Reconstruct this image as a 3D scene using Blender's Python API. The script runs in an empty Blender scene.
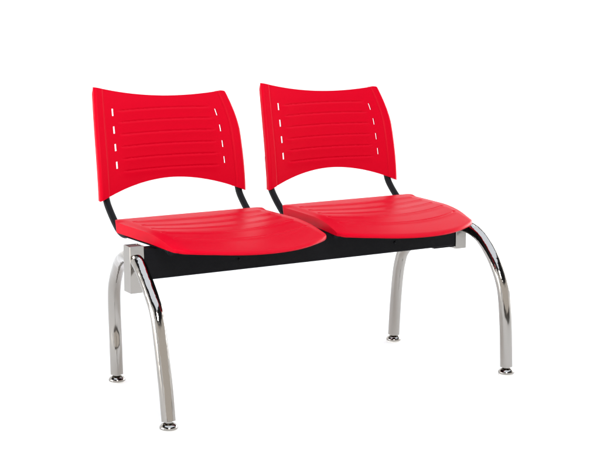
import bpy, bmesh, math
from mathutils import Vector, Matrix

sc = bpy.context.scene
COL = sc.collection

# ---------------------------------------------------------------- camera
AZ, EL, DIST = 0.530, 0.166, 3.759
TARGET = Vector((-0.014, 0.0, 0.420))
to_cam = Vector((-math.sin(AZ) * math.cos(EL), -math.cos(AZ) * math.cos(EL), math.sin(EL)))
cam_data = bpy.data.cameras.new('camera')
cam_data.sensor_fit = 'HORIZONTAL'
cam_data.sensor_width = 36.0
cam_data.lens = 1417.0 / 600.0 * 36.0
cam_data.clip_start = 0.05
cam_data.clip_end = 200.0
cam = bpy.data.objects.new('camera', cam_data)
COL.objects.link(cam)
cam.location = TARGET + to_cam * DIST
cam.rotation_euler = (-to_cam).to_track_quat('-Z', 'Y').to_euler()
sc.camera = cam

# ---------------------------------------------------------------- world, lamps, exposure
world = bpy.data.worlds.new('World')
sc.world = world
world.use_nodes = True
bg = world.node_tree.nodes['Background']
# pale warm studio all round at eye level, dim above it
wt = world.node_tree
w_tc = wt.nodes.new('ShaderNodeTexCoord')
w_sep = wt.nodes.new('ShaderNodeSeparateXYZ')
w_ramp = wt.nodes.new('ShaderNodeValToRGB')
w_ramp.color_ramp.elements[0].position = 0.36
w_ramp.color_ramp.elements[0].color = (1.0, 0.95, 0.89, 1)
w_ramp.color_ramp.elements[1].position = 0.44
w_ramp.color_ramp.elements[1].color = (0.03, 0.03, 0.034, 1)
wt.links.new(w_tc.outputs['Generated'], w_sep.inputs['Vector'])
wt.links.new(w_sep.outputs['Z'], w_ramp.inputs['Fac'])
wt.links.new(w_ramp.outputs['Color'], bg.inputs['Color'])
bg.inputs['Strength'].default_value = 1.2

sc.view_settings.view_transform = 'Standard'
sc.view_settings.look = 'None'
sc.view_settings.exposure = 0.0
sc.view_settings.gamma = 1.0
sc.cycles.max_bounces = 10


def softbox(name, loc, aim, sx, sy, power, color):
    ld = bpy.data.lights.new(name, 'AREA')
    ld.shape = 'RECTANGLE'
    ld.size, ld.size_y = sx, sy
    ld.energy = power
    ld.color = color
    o = bpy.data.objects.new(name, ld)
    COL.objects.link(o)
    o.location = loc
    o.rotation_euler = (Vector(aim) - Vector(loc)).to_track_quat('-Z', 'Y').to_euler()
    return o


softbox('softbox_overhead', (0.3, -0.2, 3.2), (0.2, 0.0, 0.0), 5.0, 4.0, 150, (0.80, 0.88, 1.0))
softbox('softbox_key', (-1.5, -3.4, 2.7), (0.0, 0.0, 0.3), 1.2, 0.9, 120, (1.0, 0.98, 0.95))
softbox('fill_low_right', (3.6, 0.7, 0.9), (0.0, 0.1, 0.0), 2.6, 1.4, 130, (1.0, 0.99, 0.97))  # added fill, no such source seen, whitens the floor under the bench
softbox('fill_low_left', (-3.8, 0.9, 0.9), (0.0, 0.1, 0.0), 2.6, 1.4, 95, (1.0, 0.99, 0.97))  # second added fill, opposite side, lifts the shade under the seats
softbox('backdrop_fill', (0.8, 1.9, 3.3), (1.6, 4.6, 0.3), 4.0, 0.8, 30, (1.0, 1.0, 1.0))  # added light out of view, brings the backdrop up to pure white


# ---------------------------------------------------------------- materials
def new_mat(name):
    m = bpy.data.materials.new(name)
    m.use_nodes = True
    nt = m.node_tree
    return m, nt, nt.nodes['Principled BSDF']


def add_noise_bump(nt, bsdf, scale, strength, dist, detail=2.0):
    tc = nt.nodes.new('ShaderNodeTexCoord')
    nz = nt.nodes.new('ShaderNodeTexNoise')
    nz.inputs['Scale'].default_value = scale
    nz.inputs['Detail'].default_value = detail
    bp = nt.nodes.new('ShaderNodeBump')
    bp.inputs['Strength'].default_value = strength
    bp.inputs['Distance'].default_value = dist
    nt.links.new(tc.outputs['Object'], nz.inputs['Vector'])
    nt.links.new(nz.outputs['Fac'], bp.inputs['Height'])
    nt.links.new(bp.outputs['Normal'], bsdf.inputs['Normal'])
    return tc, nz


def rough_variation(nt, bsdf, tc, scale, lo, hi):
    n = nt.nodes.new('ShaderNodeTexNoise')
    n.inputs['Scale'].default_value = scale
    n.inputs['Detail'].default_value = 4.0
    mr = nt.nodes.new('ShaderNodeMapRange')
    mr.inputs['To Min'].default_value = lo
    mr.inputs['To Max'].default_value = hi
    nt.links.new(tc.outputs['Object'], n.inputs['Vector'])
    nt.links.new(n.outputs['Fac'], mr.inputs['Value'])
    nt.links.new(mr.outputs['Result'], bsdf.inputs['Roughness'])


RED, nt, b = new_mat('red_moulded_plastic')
b.inputs['Base Color'].default_value = (0.475, 0.0006, 0.012, 1)
b.inputs['Specular IOR Level'].default_value = 0.032
tc, _ = add_noise_bump(nt, b, 900.0, 0.10, 0.0006)
rough_variation(nt, b, tc, 14.0, 0.34, 0.44)

BLACK, nt, b = new_mat('black_powder_coat')
b.inputs['Base Color'].default_value = (0.003, 0.003, 0.004, 1)
b.inputs['Specular IOR Level'].default_value = 0.10
tc, _ = add_noise_bump(nt, b, 420.0, 0.6, 0.0008)
rough_variation(nt, b, tc, 20.0, 0.42, 0.55)

def chrome(name, scale, stretch, strength):
    m, nt, b = new_mat(name)
    b.inputs['Metallic'].default_value = 1.0
    b.inputs['Base Color'].default_value = (0.305, 0.287, 0.265, 1)
    tc, nz = add_noise_bump(nt, b, scale, strength, 0.01, 3.0)
    mp = nt.nodes.new('ShaderNodeMapping')
    mp.inputs['Scale'].default_value = stretch
    nt.links.new(tc.outputs['Object'], mp.inputs['Vector'])
    nt.links.new(mp.outputs['Vector'], nz.inputs['Vector'])
    rough_variation(nt, b, tc, 35.0, 0.05, 0.10)
    return m


CHROME = chrome('chromed_steel', 14.0, (1, 1, 1), 0.05)
TUBE = chrome('chromed_tube', 34.0, (1.0, 1.0, 0.12), 0.22)

CAP, nt, b = new_mat('dark_plastic_insert')
b.inputs['Base Color'].default_value = (0.055, 0.045, 0.04, 1)
b.inputs['Roughness'].default_value = 0.5
add_noise_bump(nt, b, 300.0, 0.2, 0.0006)

PAD, nt, b = new_mat('pale_nylon_pad')
b.inputs['Base Color'].default_value = (0.7, 0.69, 0.67, 1)
b.inputs['Roughness'].default_value = 0.45

WHITE, nt, b = new_mat('white_seamless_paper')
b.inputs['Base Color'].default_value = (0.90, 0.90, 0.90, 1)
b.inputs['Roughness'].default_value = 0.9
b.inputs['Specular IOR Level'].default_value = 0.1
add_noise_bump(nt, b, 60.0, 0.05, 0.001)

DARK_GROUND, nt, b = new_mat('dark_ground')
b.inputs['Base Color'].default_value = (0.09, 0.085, 0.08, 1)
b.inputs['Roughness'].default_value = 0.7
add_noise_bump(nt, b, 40.0, 0.2, 0.002)


# ---------------------------------------------------------------- helpers
def link_mesh(name, bm, mat, parent=None, smooth_angle=40.0, bevel=0.0, segs=3):
    bmesh.ops.remove_doubles(bm, verts=bm.verts, dist=1e-6)
    bmesh.ops.recalc_face_normals(bm, faces=bm.faces)
    me = bpy.data.meshes.new(name)
    for f in bm.faces:
        f.smooth = True
    lim = math.radians(smooth_angle)
    for e in bm.edges:
        if len(e.link_faces) == 2 and e.calc_face_angle(0) > lim:
            e.smooth = False
    bm.to_mesh(me)
    bm.free()
    me.materials.append(mat)
    o = bpy.data.objects.new(name, me)
    COL.objects.link(o)
    if parent:
        o.parent = parent
    if bevel > 0:
        md = o.modifiers.new('bevel', 'BEVEL')
        md.width = bevel
        md.segments = segs
        md.limit_method = 'ANGLE'
        md.angle_limit = math.radians(40)
        md.harden_normals = False
    return o


def add_box(bm, lo, hi):
    vs = [bm.verts.new((x, y, z)) for z in (lo[2], hi[2]) for y in (lo[1], hi[1]) for x in (lo[0], hi[0])]
    for q in ((0, 2, 3, 1), (4, 5, 7, 6), (0, 1, 5, 4), (2, 6, 7, 3), (0, 4, 6, 2), (1, 3, 7, 5)):
        bm.faces.new([vs[i] for i in q])


def smooth_path(pts, n=10, passes=2):
    """centripetal Catmull-Rom through the points"""
    P = [Vector(p) for p in pts]
    P = [2 * P[0] - P[1]] + P + [2 * P[-1] - P[-2]]
    out = []
    for i in range(1, len(P) - 2):
        p0, p1, p2, p3 = P[i - 1:i + 3]
        for k in range(n):
            t = k / n
            out.append(0.5 * ((2 * p1) + (p2 - p0) * t + (2 * p0 - 5 * p1 + 4 * p2 - p3) * t * t
                              + (3 * p1 - p0 - 3 * p2 + p3) * t ** 3))
    out.append(P[-2])
    for _ in range(passes):
        out = [out[0]] + [(out[i - 1] + 2 * out[i] + out[i + 1]) / 4 for i in range(1, len(out) - 1)] + [out[-1]]
    return out


def add_tube(bm, path, r, seg=40, caps=True):
    path = [Vector(p) for p in path]
    t0 = (path[1] - path[0]).normalized()
    ref = Vector((1, 0, 0)) if abs(t0.x) < 0.8 else Vector((0, 1, 0))
    nrm = (ref - t0 * ref.dot(t0)).normalized()
    rings = []
    for i, p in enumerate(path):
        a = path[max(i - 1, 0)]
        c = path[min(i + 1, len(path) - 1)]
        t = (c - a).normalized()
        nrm = (nrm - t * nrm.dot(t)).normalized()
        bi = t.cross(nrm)
        rings.append([bm.verts.new(p + (nrm * math.cos(2 * math.pi * k / seg) + bi * math.sin(2 * math.pi * k / seg)) * r)
                      for k in range(seg)])
    for a, c in zip(rings, rings[1:]):
        for k in range(seg):
            bm.faces.new((a[k], a[(k + 1) % seg], c[(k + 1) % seg], c[k]))
    if caps:
        bm.faces.new(rings[0][::-1])
        bm.faces.new(rings[-1])


def add_lathe(bm, centre, profile, axis=Vector((0, 0, 1)), seg=40):
    axis = Vector(axis).normalized()
    ref = Vector((1, 0, 0)) if abs(axis.x) < 0.8 else Vector((0, 1, 0))
    u = (ref - axis * ref.dot(axis)).normalized()
    v = axis.cross(u)
    c = Vector(centre)
    rings = []
    for r, h in profile:
        if r <= 1e-6:
            rings.append([bm.verts.new(c + axis * h)])
        else:
            rings.append([bm.verts.new(c + axis * h + (u * math.cos(2 * math.pi * k / seg) + v * math.sin(2 * math.pi * k / seg)) * r)
                          for k in range(seg)])
    for a, d in zip(rings, rings[1:]):
        for k in range(seg):
            k2 = (k + 1) % seg
            if len(a) == 1 and len(d) > 1:
                bm.faces.new((a[0], d[k2], d[k]))
            elif len(d) == 1 and len(a) > 1:
                bm.faces.new((a[k], a[k2], d[0]))
            elif len(a) > 1:
                bm.faces.new((a[k], a[k2], d[k2], d[k]))


def sstep(a, b_, x):
    t = min(max((x - a) / (b_ - a), 0.0), 1.0)
    return t * t * (3 - 2 * t)


def add_shell(bm, us, vs, front, back, present):
    """two point grids closed along every border, holes left where present() is false"""
    nu, nv = len(us), len(vs)
    F = [[bm.verts.new(front(u, v)) for v in vs] for u in us]
    B = [[bm.verts.new(back(u, v)) for v in vs] for u in us]
    pr = [[present(0.5 * (us[i] + us[i + 1]), 0.5 * (vs[j] + vs[j + 1])) for j in range(nv - 1)] for i in range(nu - 1)]

    def on(i, j):
        return 0 <= i < nu - 1 and 0 <= j < nv - 1 and pr[i][j]
    for i in range(nu - 1):
        for j in range(nv - 1):
            if not pr[i][j]:
                continue
            bm.faces.new((F[i][j], F[i + 1][j], F[i + 1][j + 1], F[i][j + 1]))
            bm.faces.new((B[i][j + 1], B[i + 1][j + 1], B[i + 1][j], B[i][j]))
            if not on(i - 1, j):
                bm.faces.new((F[i][j], F[i][j + 1], B[i][j + 1], B[i][j]))
            if not on(i + 1, j):
                bm.faces.new((F[i + 1][j + 1], F[i + 1][j], B[i + 1][j], B[i + 1][j + 1]))
            if not on(i, j - 1):
                bm.faces.new((F[i + 1][j], F[i][j], B[i][j], B[i + 1][j]))
            if not on(i, j + 1):
                bm.faces.new((F[i][j + 1], F[i + 1][j + 1], B[i + 1][j + 1], B[i][j + 1]))
    loose = [v for v in bm.verts if not v.link_faces]
    bmesh.ops.delete(bm, geom=loose, context='VERTS')


def breaks(a, b_, n, extra):
    xs = [a + (b_ - a) * i / n for i in range(n + 1)]
    step = (b_ - a) / n
    for e in extra:
        xs = [x for x in xs if abs(x - e) > step * 0.45 or x in (a, b_)]
        xs.append(e)
    return sorted(set(xs))


# ---------------------------------------------------------------- setting: white sweep
bm = bmesh.new()
R_FLAT, R_CURVE, H_TOP, NA = 3.6, 1.2, 2.4, 120
centre = bm.verts.new((0, 0, 0))
cols = []
for k in range(NA):
    a = 2 * math.pi * k / NA
    d = abs((math.degrees(a) - 90 + 180) % 360 - 180)          # angle away from straight behind the bench
    up = 1 - sstep(112, 128, d)
    ring = [(R_FLAT * j / 8, 0.0) for j in range(1, 9)]
    ring += [(R_FLAT + R_CURVE * math.sin(t) + (1 - up) * 2.0 * t, up * R_CURVE * (1 - math.cos(t)))
             for t in [math.pi / 2 * j / 14 for j in range(1, 15)]]
    ring.append((ring[-1][0] + 0.02 + (1 - up) * 0.3, up * (R_CURVE + H_TOP)))
    shrink = 1 - (1 - up) * 0.70                             # sheet cut short in front so the chrome reflects dark ground
    cols.append([bm.verts.new((math.cos(a) * r * shrink, math.sin(a) * r * shrink, z)) for r, z in ring])
for k in range(NA):
    a, c = cols[k], cols[(k + 1) % NA]
    bm.faces.new((centre, a[0], c[0]))
    for j in range(len(a) - 1):
        bm.faces.new((a[j], a[j + 1], c[j + 1], c[j]))
floor = link_mesh('floor', bm, WHITE, None, 60)
floor['kind'] = 'structure'
floor['label'] = 'seamless white studio floor sweeping up into a white backdrop'
bm = bmesh.new()
bmesh.ops.create_grid(bm, x_segments=8, y_segments=8, size=14.0, matrix=Matrix.Translation((0, 0, -0.006)))
ground = link_mesh('ground', bm, DARK_GROUND, None, 60)  # unseen dark surface, added to give the chrome legs dark streaks
ground['kind'] = 'structure'
ground['label'] = 'added dark ground under the white sheet, for dark reflections in the chrome'

# ---------------------------------------------------------------- the bench
bench = bpy.data.objects.new('waiting_bench', None)
COL.objects.link(bench)
bench['label'] = 'two-seat waiting bench with red plastic seats, black beam and chrome legs'
bench['category'] = 'bench'

# beam
BX0, BX1, BY0, BY1, BZ0, BZ1 = -0.479, 0.476, -0.030, 0.006, 0.324, 0.404
bm = bmesh.new()
add_box(bm, (BX0, BY0, BZ0), (BX1, BY1, BZ1))
beam = link_mesh('beam', bm, BLACK, bench, 40, 0.003)
for x in (-0.213, 0.270):
    bm = bmesh.new()
    add_lathe(bm, (x, BY0, 0.352), [(0.0042, -0.001), (0.0042, 0.0012), (0.003, 0.0028), (0.0, 0.0032)], (0, -1, 0), 20)
    link_mesh('bolt', bm, BLACK, beam)
bm = bmesh.new()
add_box(bm, (0.405, -0.027, 0.3205), (0.4745, 0.003, 0.3238))
link_mesh('mounting_plate', bm, BLACK, beam, 40, 0.001, 2)

# end brackets: short upright square tubes with a sunken dark insert
for x0, x1, y0, y1, z0, z1 in ((-0.517, -0.4795, -0.032, 0.010, 0.294, 0.412),
                               (0.4765, 0.512, -0.032, 0.010, 0.3145, 0.402)):
    bm = bmesh.new()
    w = 0.0022
    outer = [(x0, y0), (x1, y0), (x1, y1), (x0, y1)]
    inner = [(x0 + w, y0 + w), (x1 - w, y0 + w), (x1 - w, y1 - w), (x0 + w, y1 - w)]
    loops = [[bm.verts.new((p[0], p[1], z)) for p in L] for L, z in
             ((outer, z0), (outer, z1), (inner, z1), (inner, z1 - 0.012), (inner, z0 + 0.012), (inner, z0))]
    order = [0, 1, 2, 3, 4, 5, 0]
    for a, c in zip(order, order[1:]):
        for k in range(4):
            bm.faces.new((loops[a][k], loops[a][(k + 1) % 4], loops[c][(k + 1) % 4], loops[c][k]))
    br = link_mesh('end_bracket', bm, CHROME, bench, 40, 0.0012, 2)
    for zz in (z1 - 0.004, z0 + 0.002):
        bm = bmesh.new()
        add_box(bm, (x0 + w + .0001, y0 + w + .0001, zz - 0.002), (x1 - w - .0001, y1 - w - .0001, zz + 0.002))
        link_mesh('end_cap', bm, CAP, br, 40, 0.0008, 2)

# legs: bent chromed tubes, each with its levelling foot
R_LEG = 0.0172
LEGS = {
    'front_near': [(-0.498, -0.010, 0.376), (-0.499, -0.032, 0.374), (-0.501, -0.054, 0.366), (-0.503, -0.088, 0.341),
                   (-0.506, -0.134, 0.303), (-0.508, -0.166, 0.264), (-0.510, -0.190, 0.194), (-0.512, -0.215, 0.106),
                   (-0.513, -0.232, 0.022)],
    'back_near': [(-0.497, 0.004, 0.374), (-0.489, 0.055, 0.372), (-0.477, 0.110, 0.356), (-0.467, 0.155, 0.333),
                  (-0.456, 0.206, 0.288), (-0.453, 0.226, 0.249), (-0.451, 0.233, 0.193), (-0.451, 0.230, 0.140),
                  (-0.453, 0.223, 0.090), (-0.454, 0.218, 0.022)],
    'front_far': [(0.490, -0.026, 0.380), (0.491, -0.066, 0.381), (0.491, -0.099, 0.374), (0.492, -0.131, 0.358),
                  (0.492, -0.171, 0.324), (0.492, -0.203, 0.284), (0.493, -0.223, 0.243), (0.493, -0.233, 0.203),
                  (0.493, -0.242, 0.125), (0.493, -0.248, 0.022)],
    'back_far': [(0.490, 0.004, 0.378), (0.476, 0.060, 0.370), (0.460, 0.120, 0.338), (0.445, 0.177, 0.283),
                 (0.440, 0.191, 0.246), (0.438, 0.199, 0.202), (0.436, 0.206, 0.126), (0.435, 0.213, 0.022)],
}
for pts in LEGS.values():
    bm = bmesh.new()
    add_tube(bm, smooth_path(pts, 12, 6), R_LEG, 48)
    leg = link_mesh('leg', bm, TUBE, bench, 50)
    fx, fy = pts[-1][0], pts[-1][1]
    bm = bmesh.new()
    add_lathe(bm, (fx, fy, 0), [(0.0, 0.0225), (0.009, 0.0225), (0.009, 0.0185), (0.0135, 0.0170), (0.0185, 0.0138),
                                (0.0218, 0.0098), (0.0228, 0.0068), (0.0222, 0.0045), (0.0205, 0.0036), (0.0, 0.0036)])
    foot = link_mesh('levelling_foot', bm, CHROME, leg, 60)
    bm = bmesh.new()
    add_lathe(bm, (fx, fy, 0), [(0.0, 0.0036), (0.0200, 0.0036), (0.0208, 0.0022), (0.0200, 0.0), (0.0, 0.0)])
    link_mesh('foot_pad', bm, PAD, leg, 60)

# ---------------------------------------------------------------- seat shell
S_REAR = 0.186


def seat_half(t):
    return 0.2185 - 0.004 * t - 0.008 * max(0.0, (t - 0.95) / 0.05) ** 2.2 - 0.012 * max(0.0, (0.045 - t) / 0.045) ** 2.2


def seat_front(s):
    return -0.264 + 0.092 * abs(s) ** 2.1


GROOVES = [(0.132, 0.012), (0.078, 0.024), (0.022, 0.036), (-0.036, 0.048), (-0.100, 0.060)]


def seat_top(s, t, shear=0.0):
    x = s * seat_half(t) + shear * t ** 1.5
    y = S_REAR + (seat_front(s) - S_REAR) * t
    y += 0.014 * max(0.0, (abs(s) - 0.91) / 0.09) ** 2.2 * sstep(0.7, 1.0, t)      # rounded front corners
    z = 0.4455
    z -= 0.0055 * (1 - s * s) * sstep(0.0, 0.35, t)
    z -= 0.025 * max(0.0, (t - 0.50) / 0.50) ** 1.7
    z -= 0.004 * sstep(0.86, 1.0, abs(s)) * sstep(0.02, 0.1, t)
    z -= 0.004 * max(0.0, (t - 0.965) / 0.035) ** 2
    for ye, bow in GROOVES:
        xg = s * seat_half(t)
        k = min(abs(xg) / 0.185, 1.0)
        yc = ye - bow * (1 - k * k)
        d = y - yc
        if abs(d) < 0.03 and abs(xg) < 0.200:
            fade = 1 - sstep(0.180, 0.187, abs(xg))
            g = math.exp(-(d / 0.0034) ** 2)
            ramp = sstep(-0.028, 0.0, d) if d < 0 else 0.0
            z -= (0.0033 * g) * fade
            z += 0.0022 * ramp * math.exp(-(d / 0.02) ** 2) * fade
            dot = math.exp(-(((abs(xg) - 0.183) / 0.0042) ** 2 + (d / 0.0042) ** 2))
            z -= 0.0034 * dot
    return Vector((x, y, z))


def seat_bottom(s, t, shear=0.0):
    p = seat_top(s, t, shear)
    zb = 0.4135 - 0.004 * sstep(0.5, 1.0, t)
    inset = 1.0 - 0.010
    return Vector((p.x * inset, p.y + (0.003 if t > 0.5 else -0.003) * abs(2 * t - 1), min(zb, p.z - 0.004)))


def build_seat(shear):
    bm = bmesh.new()
    ss = breaks(-1, 1, 150, [])
    ts = breaks(0, 1, 190, [])
    add_shell(bm, ss, ts, lambda a, c: seat_top(a, c, shear), lambda a, c: seat_bottom(a, c, shear), lambda a, c: True)
    return link_mesh('seat', bm, RED, bench, 40, 0.0035, 3)


# ---------------------------------------------------------------- backrest shell
SLOT_V = (0.785, 0.612, 0.440, 0.266)
SLOT_U, SLOT_HW, SLOT_HV = 0.740, 0.0122, 0.036
RIBS = (0.553, 0.585, 0.617, 0.649, 0.681, 0.711)


def back_pt(u, v, off=0.0):
    a = abs(u)
    top_in = max(0.0, (v - 0.60) / 0.40)
    w = (0.2205 - 0.024 * top_in ** 1.6) if u > 0 else (0.2160 - 0.022 * v ** 2.3)
    # bottom edge arches up in the middle, top edge dips in the middle
    zb = 0.482 + 0.050 * (1 - a ** 1.9)
    zt = 0.766 - 0.020 * (1 - a ** 2.0) - (0.006 if u > 0 else 0.0015) * max(0.0, (a - 0.93) / 0.07) ** 2
    zt += 0.004 - 0.0105 * u
    z = zb + (zt - zb) * v
    h = (z - 0.482) / 0.284
    y = 0.258 + 0.078 * max(h, 0.0) ** 1.7
    y += 0.020 * (1 - a ** 2.2)                     # wings come forward
    # raised frame along both sides
    y += 0.0010 * (1 - sstep(0.862, 0.876, a)) + 0.0016 * math.exp(-((a - 0.868) / 0.0075) ** 2)
    y += 0.008 * max(0.0, (a - 0.955) / 0.045) ** 2   # rolled outer edge
    # shallow ribs across the middle panel
    fade = (1 - sstep(0.58, 0.70, a))
    for r in RIBS:
        d = z - (r + 0.006 * (1 - a * a))
        if -0.04 < d < 0.04:
            y += 0.0020 * math.exp(-(d / 0.0026) ** 2) * fade
            if d < 0:
                y -= 0.0028 * math.exp(-(d / 0.013) ** 2) * fade
    return Vector((u * w, y + off, z))


def back_thick(u, v):
    a = abs(u)
    return 0.0055 + 0.0215 * sstep(0.845, 0.870, a) * (1 - sstep(0.95, 1.0, a) * 0.45) * (1 - sstep(0.93, 1.0, v) * 0.7)


def slot_open(u, v):
    return not (abs(abs(u) - SLOT_U) < SLOT_HW and any(abs(v - q) < SLOT_HV for q in SLOT_V))


def build_backrest():
    bm = bmesh.new()
    us = breaks(-1, 1, 280, [sg * (SLOT_U + k * SLOT_HW) for sg in (-1, 1) for k in (-1, 1)])
    vs = breaks(0, 1, 210, [q + k * SLOT_HV for q in SLOT_V for k in (-1, 1)])
    add_shell(bm, us, vs, lambda u, v: back_pt(u, v), lambda u, v: back_pt(u * (0.992), v, back_thick(u, v)), slot_open)
    return link_mesh('backrest', bm, RED, bench, 40, 0.002, 3)


# ---------------------------------------------------------------- tubular side frames under each seat
def build_post(sign, shear):
    bm = bmesh.new()
    x = 0.1985 * sign
    pts = [(x, 0.2915, 0.570), (x, 0.2865, 0.540), (x, 0.2815, 0.505), (x, 0.2755, 0.483), (x, 0.260, 0.464), (x, 0.228, 0.437),
           (x, 0.194, 0.415), (x, 0.160, 0.408), (x, 0.130, 0.416), (x, 0.095, 0.425), (x, 0.020, 0.425),
           (x, -0.030, 0.424), (x, -0.075, 0.413), (x, -0.108, 0.404)]
    pts = [(px + shear * max(0.0, (S_REAR - py) / 0.40) ** 1.5, py, pz) for px, py, pz in pts]
    add_tube(bm, smooth_path(pts, 10, 4), 0.0095, 28)
    return link_mesh('side_frame', bm, BLACK, bench, 50)


def build_dark_underside(shear):
    """added black sheet under the shell, keeps red reflections out of the legs"""
    bm = bmesh.new()
    ss = breaks(-1, 1, 24, [])
    ts = breaks(0, 1, 24, [])

    def at(s_, t_, z):
        t2 = 0.06 + 0.86 * t_
        p = seat_top(s_, t2)
        return Vector((p.x * 0.955 + shear * t2 ** 1.5, p.y, z))
    add_shell(bm, ss, ts, lambda a, c: at(a, c, 0.4078), lambda a, c: at(a, c, 0.4058), lambda a, c: True)
    return link_mesh('dark_underside', bm, BLACK, bench, 40)  # black underside added to cut red bounce on floor and legs


UNIT_X, BACK_DX = 0.25, 0.005
back = build_backrest()
back.location.x = -UNIT_X - BACK_DX
twin = back.copy()
COL.objects.link(twin)
twin.parent = bench
twin.location = (UNIT_X + BACK_DX, 0.0, -0.006)
# the two seat shells sit slightly askew on the beam
for x, shear in ((-UNIT_X, 0.012), (UNIT_X, -0.027)):
    build_seat(shear).location.x = x
    build_dark_underside(shear).location.x = x
    for side in (-1, 1):
        build_post(side, shear).location.x = x
